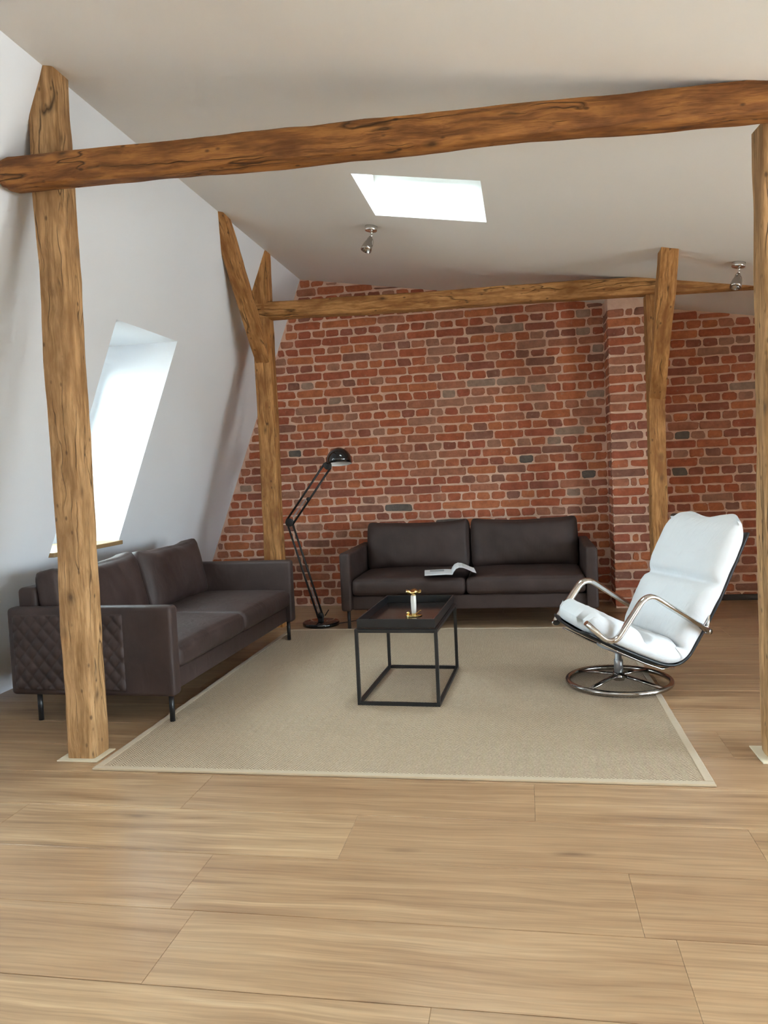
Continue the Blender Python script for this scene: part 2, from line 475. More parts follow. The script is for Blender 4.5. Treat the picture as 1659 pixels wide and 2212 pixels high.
# windows: frame, pane (and a wooden sill for the one in view)
def window(name, corners, inward, bar=0.13, pane='window_glass'):
    """corners: 4 points of the glass plane; frame bars around them"""
    C = [Vector(c) for c in corners]; cen = sum(C, Vector()) / 4
    root = bpy.data.objects.new(name, None); COL.objects.link(root); root.location = cen; root['kind'] = 'structure'
    nrm = Vector(inward).normalized()
    bm = bmesh.new()
    inner = [c + (cen - c) * bar for c in C]
    lo = [c - cen for c in C]; li = [c - cen for c in inner]
    for a in range(4):
        b = (a + 1) % 4
        ring = [lo[a], lo[b], li[b], li[a]]
        bot = [bm.verts.new(p) for p in ring]; top = [bm.verts.new(p + nrm * 0.06) for p in ring]
        bm.faces.new(bot[::-1]); bm.faces.new(top)
        for k in range(4): bm.faces.new([bot[k], bot[(k + 1) % 4], top[(k + 1) % 4], top[k]])
    link('frame', bm_mesh('window_frame', bm), root, M['white_frame'])
    bm = bmesh.new()
    bot = [bm.verts.new(p + nrm * 0.02) for p in li]; top = [bm.verts.new(p + nrm * 0.028) for p in li]
    bm.faces.new(bot[::-1]); bm.faces.new(top)
    for k in range(4): bm.faces.new([bot[k], bot[(k + 1) % 4], top[(k + 1) % 4], top[k]])
    link('pane', bm_mesh('window_pane', bm), root, M[pane])
    # daylight portal: guides sampling of the sky through the opening, emits nothing itself
    ld = bpy.data.lights.new('sky_portal', 'AREA'); ld.shape = 'RECTANGLE'
    e1 = C[1] - C[0]; e2 = C[3] - C[0]
    ld.size = e1.length; ld.size_y = e2.length; ld.cycles.is_portal = True
    lo_ = bpy.data.objects.new('sky_portal', ld); COL.objects.link(lo_)
    z = -nrm; x = e1.normalized(); y = z.cross(x)
    x = y.cross(z)
    p = cen + nrm * 0.07
    lo_.matrix_world = Matrix(((x.x, y.x, z.x, p.x), (x.y, y.y, z.y, p.y), (x.z, y.z, z.z, p.z), (0, 0, 0, 1)))
    # area lights shine along local -Z, so -Z must point into the room: z = -nrm
    return root
wn = 1
for (y0, y1, z0, z1) in SLOPE_WIN:
    w = window('window_%d' % wn, [s_out(y0, z0), s_out(y1, z0), s_out(y1, z1), s_out(y0, z1)], (0.931, 0, -0.364), 0.2, 'roof_glass')
    w['label'] = 'tall roof window set deep in the white slope' if wn == 1 else 'roof window out of view nearer the camera'
    bm = bmesh.new()
    cx, cy, cz = w.location
    box(bm, (slope_x(z0) - 0.40 - cx, y0 - 0.004 - cy, z0 - 0.012 - cz), (slope_x(z0) + 0.035 - cx, y1 + 0.004 - cy, z0 + 0.016 - cz))
    bmesh.ops.bevel(bm, geom=bm.edges[:], offset=0.003, segments=1, affect='EDGES')
    o = link('sill', bm_mesh('window_sill', bm), w, M['sill_wood']); o['label'] = 'pale wooden window sill'
    wn += 1
for (x0, x1, y0, y1) in CEIL_WIN:
    w = window('window_%d' % wn, [c_out(x0, y0), c_out(x0, y1), c_out(x1, y1), c_out(x1, y0)], (-0.16, 0, -0.987), 0.12, 'roof_glass')
    w['label'] = 'bright square skylight in the ceiling' if x0 < 0 and y0 > 3 else 'skylight out of view'
    wn += 1
for (y0, y1, z0, z1) in WALL_WIN:
    w = window('window_%d' % wn, [w_out(y0, z0), w_out(y0, z1), w_out(y1, z1), w_out(y1, z0)], (-1, 0, 0))
    w['label'] = 'courtyard window out of view'
    wn += 1

# ------------------------------------------------------------------ floor: screed + planks
random.seed(11)
fl = struct(link('floor', box_mesh('floor', (-3.3, BACK_Y, -0.06), (RIGHT_X, WALL_Y, -0.012)), None, simple('screed', lin(70, 52, 36), 0.9).m), 'light oak laminate plank floor')
PW, PL = 0.3165, 1.30
def plank_mesh(w, l):
    bm = bmesh.new(); box(bm, (0, 0, -0.012), (l - 0.0004, w - 0.0026, 0))
    top = [e for e in bm.edges if all(v.co.z > -0.001 for v in e.verts)]
    bmesh.ops.bevel(bm, geom=top, offset=0.0009, segments=1, affect='EDGES')
    return bm_mesh('plank', bm)
plank_full = plank_mesh(PW, PL); plank_full.materials.append(M['oak_plank'])
row = 0
y = 1.677 - PW * 14
offs = {14: -0.959, 15: -1.135 + 0.1, 16: -0.62, 17: -1.3, 18: -0.25}
while y < WALL_Y - 0.01:
    w = min(PW, WALL_Y - y)
    if y + w > BACK_Y + 0.02:
        x = (offs.get(row, random.uniform(-1.3, 0))) - PL * 2
        while x + PL < -3.3: x += PL
        while x < RIGHT_X:
            l = min(PL, RIGHT_X - x)
            if l > 0.05:
                me = plank_full if (abs(w - PW) < 1e-4 and abs(l - PL) < 1e-4) else plank_mesh(w, l)
                o = link('plank', me, fl, M['oak_plank']); o.location = (x, y, 0)
            x += PL
    y += PW; row += 1

# ------------------------------------------------------------------ brick walls
rb = random.Random(5)
CH, JOINT = 0.0765, 0.0155
def brick_geo(w, h, rnd, depth=0.03, proud=0.0045):
    """centred in x/z, front towards -y; ten-sided irregular outline"""
    a, b = w / 2, h / 2
    j = lambda s: rnd.uniform(-1.35 * s, 1.35 * s)
    c = lambda: rnd.uniform(0.006, 0.017)
    def corner(sx, sz):
        cx, cz = c(), c()
        X, Z = sx * (a + j(0.004)), sz * (b + j(0.003))
        p, q = (X - sx * cx, Z), (X, Z - sz * cz)
        return (p, q)
    p = []
    k = corner(-1, -1); p += [k[1], k[0]]
    p.append((j(a * 0.5), -b + j(0.003)))
    k = corner(1, -1); p += [k[0], k[1]]
    k = corner(1, 1); p += [k[1], k[0]]
    p.append((j(a * 0.5), b + j(0.003)))
    k = corner(-1, 1); p += [k[0], k[1]]
    n = len(p); pr = -proud + j(0.002)
    tx, tz = j(0.0015), j(0.0015)
    verts = [(x, depth, z) for x, z in p] + [(x, pr + 0.004, z) for x, z in p]
    ins = 0.0035
    verts += [(x * (1 - ins / a), pr + tx * x / a + tz * z / b, z * (1 - ins / b)) for x, z in p]
    faces = []
    for r in (0, n):
        for i in range(n): faces.append((r + i, r + (i + 1) % n, r + n + (i + 1) % n, r + n + i))
    faces.append(tuple(range(2 * n, 3 * n)))
    return verts, faces
def fix(me):
    bm = bmesh.new(); bm.from_mesh(me); bmesh.ops.recalc_face_normals(bm, faces=bm.faces[:]); bm.to_mesh(me); bm.free(); return me
STRETCH = []; HEAD = []
for i in range(16):
    v, f = brick_geo(0.2475, 0.0645, rb); me = fix(mesh('brick_stretcher', v, f)); me.materials.append(BRICKS[0]); STRETCH.append(me)
    v, f = brick_geo(0.1175, 0.0645, rb); me = fix(mesh('brick_header', v, f)); me.materials.append(BRICKS[0]); HEAD.append(me)
def tone(): return rb.choices(range(len(BRICKS)), BRICK_W)[0]

def layout(x_left, x_right, top, z_first, x_first):
    """courses of alternating stretchers and headers: list of (x, z, w, h, kind)"""
    out = []
    k0 = int(math.floor((z_first) / CH))
    for k in range(-k0, 12):
        z = z_first + k * CH
        if z < 0.0: continue
        st = (k % 2 == 0)
        step = 0.26 if st else 0.13
        xl = x_left(z)
        x = x_first + (0 if st else 0.0525) + rb.uniform(-0.02, 0.02)
        x -= math.ceil((x - xl) / step) * step
        while x < x_right:
            stp = step
            if rb.random() < 0.03: stp = step * rb.choice((0.5, 0.75)) if st else step
            a, b = max(x, xl), min(x + stp, x_right)
            if b - a > 0.045:
                w = b - a - JOINT
                cx = (a + b) / 2
                h = CH - JOINT
                t_ = top(cx)
                if z + h / 2 > t_ - 0.004:
                    hh = t_ - 0.004 - (z - h / 2)
                    if hh > 0.015: out.append((cx, z - h / 2 + hh / 2, w, hh, None))
                else:
                    full = abs(w - (step - JOINT)) < 0.004
                    out.append((cx, z + rb.uniform(-0.0015, 0.0015), w, h, ('S' if st else 'H') if full else None))
            x += stp
    return out
def lay(wall, bricks, y, n_max, score):
    order = sorted(bricks, key=score, reverse=True)
    rest = []
    for i, (x, z, w, h, kind) in enumerate(order):
        if i >= n_max: rest.append((x, z, w, h, kind)); continue
        if kind == 'S': me = rb.choice(STRETCH)
        elif kind == 'H': me = rb.choice(HEAD)
        else:
            v, f = brick_geo(w, h, rb); me = fix(mesh('brick_cut', v, f)); me.materials.append(BRICKS[0])
        o = link('brick', me, wall)
        o.location = (x, y, z)
        o.rotation_euler = (0, rb.gauss(0, 0.006), PI if False else 0)
        o.material_slots[0].link = 'OBJECT'; o.material_slots[0].material = BRICKS[tone()]
    if rest:
        V = []; F = []; MI = []
        for (x, z, w, h, kind) in rest:
            v, f = brick_geo(w, h, rb); n = len(V); mi = tone()
            V += [(px + x, py + y, pz + z) for px, py, pz in v]
            F += [tuple(i + n for i in q) for q in f]; MI += [mi] * len(f)
        me = mesh('bricks', V, F)
        for m in BRICKS: me.materials.append(m)
        me.polygons.foreach_set('material_index', MI)
        fix(me)
        o = link('bricks', me, wall); o['kind'] = 'stuff'
        o['label'] = 'remaining red bricks of the wall'
CHIM = (0.722, 1.125, 6.585)           # left, right, front
Z_REF, X_REF = 2.568, -1.262
# mortar body of the gable, two stretches either side of the chimney breast
def wall_body(name, x0, x1):
    xl = max(x0, slope_x(-0.02))
    if x0 < -3:
        pts = [(slope_x(-0.02), -0.02), (x1, -0.02), (x1, ceil_z(x1)), (RIDGE_X, RIDGE_Z)]
    else:
        pts = [(x0, -0.02), (x1, -0.02), (x1, ceil_z(x1)), (x0, ceil_z(x0))]
    n = len(pts)
    verts = [(x, WALL_Y, z) for x, z in pts] + [(x, WALL_Y + 0.25, z) for x, z in pts]
    faces = [tuple(range(n)), tuple(range(2 * n - 1, n - 1, -1))] + [(i, n + i, n + (i + 1) % n, (i + 1) % n) for i in range(n)]
    return struct(link(name, fix(mesh(name, verts, faces)), None, M['mortar']))
wb = wall_body('wall_back', -3.1, 0.80); wb['label'] = 'exposed red brick gable wall behind the sofas'
wr = wall_body('wall_back_right', 0.80, RIGHT_X); wr['label'] = 'exposed red brick wall right of the chimney breast'
bl = layout(lambda z: slope_x(z) + 0.006, CHIM[0], ceil_z, Z_REF, X_REF)
lay(wb, bl, WALL_Y, 300, lambda b: b[2] * b[3] * (1.0 if (b[1] > 0.75 or b[0] < -1.5) and b[1] > 0.3 else 0.2))
br = layout(lambda z: CHIM[1] + 0.0, RIGHT_X, ceil_z, Z_REF - 0.012, 1.205)
lay(wr, br, WALL_Y, 260, lambda b: b[2] * b[3] if b[0] < 2.1 else 0.0001)
# chimney breast
x0, x1, yf = CHIM
pts = [(x0, 0), (x1, 0), (x1, ceil_z(x1)), (x0, ceil_z(x0))]
verts = [(x, yf, z) for x, z in pts] + [(x, WALL_Y, z) for x, z in pts]
faces = [(0, 1, 2, 3), (7, 6, 5, 4)] + [(i, 4 + i, 4 + (i + 1) % 4, (i + 1) % 4) for i in range(4)]
ch = struct(link('wall_chimney', fix(mesh('wall_chimney', verts, faces)), None, M['mortar']), 'brick chimney breast standing proud of the gable')
z = 0.045; k = 0
while z < ceil_z(x1) - 0.02:
    h = CH - JOINT
    if z + h / 2 > ceil_z(x0): break
    cuts = [(x0 - 0.004, x0 + 0.262), (x0 + 0.262, x1)] if k % 2 == 0 else [(x0 - 0.004, x0 + 0.135), (x0 + 0.135, x0 + 0.20), (x0 + 0.20, x0 + 0.335), (x0 + 0.335, x1)]
    if k % 6 == 3: cuts = [(x0 - 0.004, x0 + 0.135), (x0 + 0.135, x1)]
    for a, b in cuts:
        w = b - a - JOINT * (0.9 if a > x0 else 0.5)
        if w < 0.02: continue
        v, f = brick_geo(w, h, rb, 0.05); me = fix(mesh('brick_chimney', v, f)); me.materials.append(BRICKS[0])
        o = link('brick', me, ch); o.location = ((a + b) / 2 - (0.004 if a < x0 else 0), yf, z)
        o.material_slots[0].link = 'OBJECT'; o.material_slots[0].material = BRICKS[min(tone(), 7)]
    side = [(0.01, 0.125), (0.125, WALL_Y - yf)] if k % 2 == 0 else [(0.01, 0.25), (0.25, WALL_Y - yf)]
    for a, b in side:
        w = b - a - JOINT
        if w < 0.02: continue
        v, f = brick_geo(w, h, rb, 0.05); me = fix(mesh('brick_chimney_side', v, f)); me.materials.append(BRICKS[0])
        o = link('brick', me, ch); o.location = (x0, yf + (a + b) / 2, z); o.rotation_euler = (0, 0, -PI / 2)
        o.material_slots[0].link = 'OBJECT'; o.material_slots[0].material = BRICKS[min(tone(), 7)]
    z += CH; k += 1
struct(link('baseboard_back', box_mesh('baseboard', (CHIM[1] + 0.005, WALL_Y - 0.022, 0.0), (RIGHT_X - 0.01, WALL_Y - 0.008, 0.05), 0.002), None, M['baseboard_dark']), 'dark narrow baseboard under the right brick wall')

# ------------------------------------------------------------------ timber frame
SLOPE_N = Vector((1, 0, -SLOPE_K)).normalized()      # towards the room
CEIL_N = Vector((-CEIL_K, 0, -1)).normalized()
def timber_mesh(p0, p1, w, h, seed, side=None, wob=0.006, taper=1.0, clip=True, end0=0.0, rr=0.075):
    """hewn log: local X along the axis, w across (local Y), h (local Z)"""
    p0, p1 = Vector(p0), Vector(p1); ax = (p1 - p0); L = ax.length; x = ax.normalized()
    ref = Vector(side) if side else Vector((0, 0, 1))
    zv = (ref - x * ref.dot(x)).normalized(); yv = zv.cross(x)
    mw = Matrix(((x.x, yv.x, zv.x, p0.x), (x.y, yv.y, zv.y, p0.y), (x.z, yv.z, zv.z, p0.z), (0, 0, 0, 1)))
    n = max(8, int(L / 0.035)); ring = []
    r = min(w, h) * rr
    # outline of a roughly squared log with waney corners
    base = []
    for sx, sz in ((1, -1), (1, 1), (-1, 1), (-1, -1)):
        for t in (0.0, 0.5, 1.0):
            a = t * PI / 2
            cx, cz = sx * (w / 2 - r), sz * (h / 2 - r)
            if (sx, sz) == (1, -1): d = (math.sin(a), -math.cos(a))
            elif (sx, sz) == (1, 1): d = (math.cos(a), math.sin(a))
            elif (sx, sz) == (-1, 1): d = (-math.sin(a), math.cos(a))
            else: d = (-math.cos(a), -math.sin(a))
            base.append((cx + d[0] * r, cz + d[1] * r))
        # two points along the following side
        nx, nz = {(1, -1): (1, 1), (1, 1): (-1, 1), (-1, 1): (-1, -1), (-1, -1): (1, -1)}[(sx, sz)]
        e = base[-1]
        if (sx, sz) == (1, -1): f2 = (w / 2, h / 2 - r)
        elif (sx, sz) == (1, 1): f2 = (-w / 2 + r, h / 2)
        elif (sx, sz) == (-1, 1): f2 = (-w / 2, -h / 2 + r)
        else: f2 = (w / 2 - r, -h / 2)
        for t in (0.25, 0.5, 0.75): base.append((e[0] + (f2[0] - e[0]) * t, e[1] + (f2[1] - e[1]) * t))
    bm = bmesh.new(); rows = []
    for i in range(n + 1):
        s = L * i / n; tp = 1 + (taper - 1) * i / n
        cy = noise.noise(Vector((s * 0.7, seed, 0.3))) * wob * 1.6; cz = noise.noise(Vector((s * 0.7, seed, 7.3))) * wob * 1.6
        rw = []
        for (py, pz) in base:
            d = Vector((py, pz)); dn = d.normalized()
            k = noise.noise(Vector((s * 2.6, py * 16 + seed * 3.1, pz * 16))) * wob + noise.noise(Vector((s * 9, py * 40 + seed, pz * 40 + 5))) * wob * 0.45
            if end0 and (s < end0 or s > L - end0):
                q = min(s, L - s) / end0; k -= (1 - q) ** 2 * 0.012
            rw.append(bm.verts.new((s, py * tp + cy + dn.x * k, pz * tp + cz + dn.y * k)))
        rows.append(rw)
    m = len(base)
    for i in range(n):
        for k in range(m): bm.faces.new([rows[i][k], rows[i][(k + 1) % m], rows[i + 1][(k + 1) % m], rows[i + 1][k]])
    bm.faces.new(rows[0][::-1]); bm.faces.new(rows[-1])
    if clip:
        inv = mw.inverted()
        for pt, nr in ((Vector((RIDGE_X, 0, RIDGE_Z)), SLOPE_N), (Vector((RIDGE_X, 0, RIDGE_Z)), CEIL_N)):
            lp = inv @ (pt - nr * 0.002); ln = (inv.to_3x3() @ nr).normalized()
            res = bmesh.ops.bisect_plane(bm, geom=bm.verts[:] + bm.edges[:] + bm.faces[:], plane_co=lp, plane_no=-ln, clear_outer=True)
            ed = [e for e in bm.edges if e.is_boundary]
            if ed: bmesh.ops.holes_fill(bm, edges=ed)
    return bm_mesh('timber', bm, True), mw
def timber_obj(name, label, cat, mat, p0, p1, w, h, seed, side=None, **kw):
    me, mw = timber_mesh(p0, p1, w, h, seed, side, **kw)
    me.set_sharp_from_angle(angle=math.radians(38))
    o = link(name, me, None, M[mat]); o.matrix_world = mw
    return tag(o, label, cat)
# posts (local X up; side vector gives local Z)
pl = timber_obj('timber_post', 'thick hewn wooden post in the left foreground, in front of the quilted sofa arm', 'post', 'timber_post',
           (-1.972, 3.127, 0.006), (-1.952, 3.127, 3.1), 0.128, 0.13, 1.3, side=(0, -1, 0), wob=0.007)
pr_ = timber_obj('timber_post', 'wooden post cut off by the right edge of the picture', 'post', 'timber_post',
           (0.997, 3.285, 0.006), (0.975, 3.165, 2.435), 0.145, 0.135, 4.7, side=(0, -1, 0))
pm = timber_obj('timber_post', 'wooden post behind the quilted sofa with a brace meeting it', 'post', 'timber_far',
           (-2.008, 5.985, 0.0), (-1.995, 5.985, 3.1), 0.138, 0.135, 8.1, side=(0, -1, 0))
pf = timber_obj('timber_post', 'wooden post in front of the chimney breast behind the white chair', 'post', 'timber_far',
           (0.985, 6.0, 0.0), (0.975, 6.0, 2.415), 0.115, 0.125, 12.9, side=(0, -1, 0))
# base plates under the two near posts
for o, (cx, cy), (sx, sy) in ((pl, (-1.98, 3.12), (0.098, 0.078)), (pr_, (0.985, 3.29), (0.095, 0.095))):
    b = link('base_plate', box_mesh('base_plate', (-sx, -sy, 0), (sx, sy, 0.006), 0.0015), None, M['plate_pale'])
    b.parent = o; b.matrix_parent_inverse = o.matrix_world.inverted(); b.location = (cx, cy, 0.0005)
    b['label'] = 'pale base plate on the floor'
timber_obj('timber_beam', 'long dark wooden beam spanning the foreground under the ceiling', 'beam', 'timber_beam',
           (-2.10, 3.005, 2.535), (1.45, 3.064, 2.472), 0.112, 0.126, 2.2, wob=0.008, end0=0.025, rr=0.2)
timber_obj('timber_beam', 'far wooden beam running in front of the brick wall', 'beam', 'timber_far',
           (-2.16, 5.975, 2.535), (2.6, 5.975, 2.445), 0.12, 0.13, 6.6, wob=0.006, rr=0.14)
timber_obj('timber_brace', 'slanting wooden brace from the far left post up to the roof slope', 'brace', 'timber_far',
           (-2.005, 6.0, 2.13), (-1.955, 4.85, 3.19), 0.105, 0.12, 3.9, wob=0.006)
timber_obj('timber_brace', 'slanting wooden brace from the far right post up to the ceiling', 'brace', 'timber_far',
           (0.985, 6.02, 1.66), (0.94, 4.95, 2.80), 0.11, 0.12, 5.3, wob=0.006)

# ------------------------------------------------------------------ rug
RX0, RX1, RY0, RY1 = -1.855, 0.662, 2.955, 5.80
rg = thing('rug', 'beige herringbone sisal rug with a bound edge under the coffee table', 'rug', ((RX0 + RX1) / 2, (RY0 + RY1) / 2, 0))
hx, hy = (RX1 - RX0) / 2, (RY1 - RY0) / 2
link('weave', box_mesh('rug_weave', (-hx + 0.025, -hy + 0.025, 0.001), (hx - 0.025, hy - 0.025, 0.0085)), rg, M['sisal'])
for a, b, c, d in ((-hx, -hy, hx, -hy + 0.034), (-hx, hy - 0.034, hx, hy), (-hx, -hy + 0.034, -hx + 0.034, hy - 0.034), (hx - 0.034, -hy + 0.034, hx, hy - 0.034)):
    link('binding', box_mesh('rug_binding', (a, b, 0.0005), (c, d, 0.0105), 0.003), rg, M['rug_binding'])
RUG_Z = 0.0088

# ------------------------------------------------------------------ sofas
SL, SD = 2.0, 0.92           # length, depth
def quilt_mesh(d0, d1, z0, z1, flip):
    ny, nz = 110, 72; verts = []; faces = []
    for i in range(ny + 1):
        for j in range(nz + 1):
            y = d0 + (d1 - d0) * i / ny; z = z0 + (z1 - z0) * j / nz
            u = y / 0.072 + z / 0.084; v = y / 0.072 - z / 0.084
            hgt = (abs(math.sin(PI * u)) * abs(math.sin(PI * v))) ** 0.55 * 0.0125
            e = min(i, ny - i, j, nz - j)
            if e == 0: hgt = -0.004
            elif e == 1: hgt *= 0.5
            verts.append((-hgt if flip else hgt, y, z))
    for i in range(ny):
        for j in range(nz):
            a = i * (nz + 1) + j
            faces.append((a, a + 1, a + nz + 2, a + nz + 1) if flip else (a, a + nz + 1, a + nz + 2, a + 1))
    return fix(mesh('quilt', verts, faces, True))
def make_sofa(label, group, loc, rz, seed, SL=1.95, foot=0.0):
    s = thing('sofa', label, 'sofa', loc, rz, group)
    hx, hy = SL / 2, SD / 2
    rs = random.Random(seed)
    AW = 0.085
    # seat base
    bf = link('seat_base', rounded_box('seat_base', hx - AW + 0.004, hy - 0.03, 0.055, 0.012, 6, 4, 2), s, M['leather']); bf.location = (0, 0.015, 0.203)
    # arms
    for sx in (-1, 1):
        a = link('arm', rounded_box('arm', AW / 2, hy, 0.2275, 0.022, 2, 10, 6), s, M['leather']); a.location = (sx * (hx - AW / 2), 0, 0.3725)
        q = link('quilted_panel', quilt_mesh(-0.20, 0.43, -0.203, 0.195, sx < 0), a, M['leather']); q.location = (sx * (AW / 2 + 0.0005), 0, 0)
        q['label'] = 'diamond quilted leather panel'
    # back frame
    b = link('back_frame', rounded_box('back_frame', hx - AW, 0.055, 0.27, 0.025, 10, 2, 6), s, M['leather']); b.location = (0, hy - 0.062, 0.422)
    # seat cushions
    cw = (SL - 2 * AW) / 4
    for sx in (-1, 1):
        sd = seed + sx * 3.7
        def fn(p, u, sd=sd):
            crown = 0.022 * (1 - u[0] ** 4) * (1 - min(1, abs(u[1])) ** 4) * (1 if p.z > 0 else 0.2) * (1 if p.z > 0 else -1)
            w = noise.noise(Vector((p.x * 4, p.y * 5, sd))) * 0.005
            side = 0.006 * noise.noise(Vector((p.x * 7, p.z * 9, sd + 3)))
            return Vector((p.x, p.y - (0.012 * (1 - u[2] ** 2) * (1 if u[1] < -0.8 else 0)) + side, p.z + crown + (w if p.z > 0 else 0)))
        c = link('seat_cushion', rounded_box('seat_cushion', cw - 0.003, 0.355, 0.064, 0.034, 14, 12, 3, fn), s, M['leather'])
        c.location = (sx * cw, -hy + 0.012 + 0.355, 0.325)
    # back cushions
    for sx in (-1, 1):
        sd = seed * 1.7 + sx * 5.1
        def fn2(p, u, sd=sd):
            puff = (1 - abs(u[0]) ** 5) * (1 - abs(u[2]) ** 4)
            th = 0.66 + 0.42 * puff
            wr = noise.noise(Vector((p.x * 5 + p.z * 2, p.z * 4, sd))) * 0.012 + noise.noise(Vector((p.x * 13 + p.z * 7, p.z * 4 - p.x * 3, sd + 9))) * 0.010 * (1 if p.y < 0 else 0)
            ear = 0.018 * (abs(u[0]) ** 6) * (1 if u[2] > 0.3 else 0)
            sag = -0.012 * (1 - u[0] ** 2) * max(0, u[2])
            edge = 0.008 * noise.noise(Vector((p.x * 3, sd, 1.1)))
            return Vector((p.x * (1 - 0.02 * (u[2] ** 2)), p.y * th + wr, p.z + ear + sag + edge))
        c = link('back_cushion', rounded_box('back_cushion', cw - 0.004, 0.105, 0.205, 0.05, 30, 3, 18, fn2), s, M['leather'])
        c.location = (sx * cw, hy - 0.118 - 0.075, 0.572); c.rotation_euler = (-0.2, 0, rs.uniform(-0.02, 0.02))
    # legs
    for sx in (-1, 1):
        for sy in (-1, 1):
            l = link('leg', tube_mesh('sofa_leg', [(0, 0, foot if sy < 0 else 0.0), (0, 0, 0.152)], 0.0135, 14), s, M['black_metal'])
            l.location = (sx * (hx - 0.05), sy * (hy - (0.045 if sy < 0 else 0.13)), 0)
    return s
make_sofa('dark brown leather sofa by the roof window, its quilted arm towards the viewer', 'brown leather sofas', (-2.178, 4.515, 0), PI / 2 - 0.022, 2.0, foot=0.0095)
make_sofa('dark brown leather sofa against the brick wall with a magazine on it', 'brown leather sofas', (-0.455, 6.245, 0), 0.0, 6.0, 1.94)

# ------------------------------------------------------------------ coffee table
TBL = thing('coffee_table', 'low black metal coffee table with a tray top', 'table', (-0.657, 4.245, RUG_Z), math.radians(-2.4))
TW, TD, TH, TB = 0.435, 0.765, 0.398, 0.0175
hx, hy = TW / 2, TD / 2
for sx in (-1, 1):
    for sy in (-1, 1):
        cx, cy = sx * (hx - TB / 2), sy * (hy - TB / 2)
        link('leg', box_mesh('table_leg', (cx - TB / 2, cy - TB / 2, 0), (cx + TB / 2, cy + TB / 2, TH), 0.0015), TBL, M['black_metal'])
for nm, z in (('bottom_rail', 0.0), ('top_rail', TH - TB)):
    for s_ in (-1, 1):
        cy = s_ * (hy - TB / 2); cx = s_ * (hx - TB / 2)
        link(nm, box_mesh('table_rail', (-hx + TB, cy - TB / 2, z), (hx - TB, cy + TB / 2, z + TB), 0.001), TBL, M['black_metal'])
        link(nm, box_mesh('table_rail', (cx - TB / 2, -hy + TB, z), (cx + TB / 2, hy - TB, z + TB), 0.001), TBL, M['black_metal'])
tx, ty, t0, t1, tt = hx - 0.012, hy - 0.012, TH + 0.0006, TH + 0.052, 0.007
tray = link('tray', box_mesh('tray_floor', (-tx, -ty, t0), (tx, ty, t0 + 0.008), 0.001), TBL, M['tray_floor'])
for a, b, c, d in ((-tx, -ty, tx, -ty + tt), (-tx, ty - tt, tx, ty), (-tx, -ty + tt, -tx + tt, ty - tt), (tx - tt, -ty + tt, tx, ty - tt)):
    link('rim', box_mesh('tray_rim', (a, b, t0 + 0.008), (c, d, t1), 0.0015), tray, M['black_metal'])
TRAY_Z = RUG_Z + t0 + 0.008

# ------------------------------------------------------------------ gold candle holder on the tray
CH_ = thing('candle_holder', 'small gold candle holder with a white stem on the tray', 'candle holder', (-0.62, 4.19, TRAY_Z + 0.0003))
link('base', lathe_mesh('holder_base', [(0.0, 0.0), (0.044, 0.0), (0.046, 0.003), (0.043, 0.006), (0.02, 0.008), (0.013, 0.014), (0.0, 0.014)], 32), CH_, M['gold'])
link('stem', lathe_mesh('holder_stem', [(0.0, 0.014), (0.013, 0.014), (0.0145, 0.05), (0.0155, 0.085), (0.014, 0.112), (0.0, 0.112)], 10, False), CH_, M['stone_stem'])
bm = bmesh.new(); n = 40; rows = []
for r, zz, wv in ((0.0, 0.112, 0), (0.014, 0.112, 0), (0.026, 0.121, 0.1), (0.040, 0.126, 0.6), (0.044, 0.134, 1.0), (0.041, 0.141, 1.0), (0.028, 0.138, 0.5), (0.014, 0.136, 0.1), (0.0, 0.136, 0)):
    rows.append([bm.verts.new(((r * (1 + 0.06 * wv * math.cos(5 * a))) * math.cos(a), (r * (1 + 0.06 * wv * math.cos(5 * a))) * math.sin(a), zz + 0.004 * wv * math.sin(5 * a))) for a in [2 * PI * k / n for k in range(n)]])
for i in range(len(rows) - 1):
    for k in range(n): bm.faces.new([rows[i][k], rows[i][(k + 1) % n], rows[i + 1][(k + 1) % n], rows[i + 1][k]])
bmesh.ops.remove_doubles(bm, verts=bm.verts[:], dist=1e-5)
link('dish', bm_mesh('holder_dish', bm, True), CH_, M['gold'])
k_ = link('knob', lathe_mesh('holder_knob', [(0.0, -0.009), (0.006, -0.0065), (0.009, 0.0), (0.006, 0.0065), (0.0, 0.009)], 16), CH_, M['gold']); k_.location = (-0.031, -0.012, 0.0165)
k_ = link('leaf', tube_mesh('holder_leaf', smooth_path([(0.010, 0, 0.012), (0.024, -0.004, 0.020), (0.036, -0.006, 0.030), (0.042, -0.006, 0.030)], 4), 0.0022, 8, rx=0.006), CH_, M['gold'])

# ------------------------------------------------------------------ open magazine on the rear sofa
MG = thing('magazine', 'open white-paged magazine lying on the seat of the rear sofa', 'magazine', (-0.565, 5.915, 0.4155), math.radians(7))
def sheet(name, prof, y0, y1, th, mat, parent):
    """strip following (x,z) profile, extruded in y with thickness"""
    n = len(prof); V = []
    for k, (x, z) in enumerate(prof):
        a = prof[max(k - 1, 0)]; b = prof[min(k + 1, n - 1)]
        d = Vector((b[0] - a[0], b[1] - a[1])).normalized(); nx, nz = -d.y * th, d.x * th
        V += [(x, y0, z), (x, y1, z), (x + nx, y0, z + nz), (x + nx, y1, z + nz)]
    F = []
    for k in range(n - 1):
        a = 4 * k; b = a + 4
        F += [(a, b, b + 1, a + 1), (a + 2, a + 3, b + 3, b + 2), (a, a + 2, b + 2, b), (a + 1, b + 1, b + 3, a + 3)]
    F += [(0, 1, 3, 2), (4 * n - 4, 4 * n - 2, 4 * n - 1, 4 * n - 3)]
    return link(name, fix(mesh(name, V, F, False)), parent, M[mat])
left = [(-0.215, 0.0), (-0.16, 0.001), (-0.10, 0.002), (-0.05, 0.003), (0.0, 0.0)]
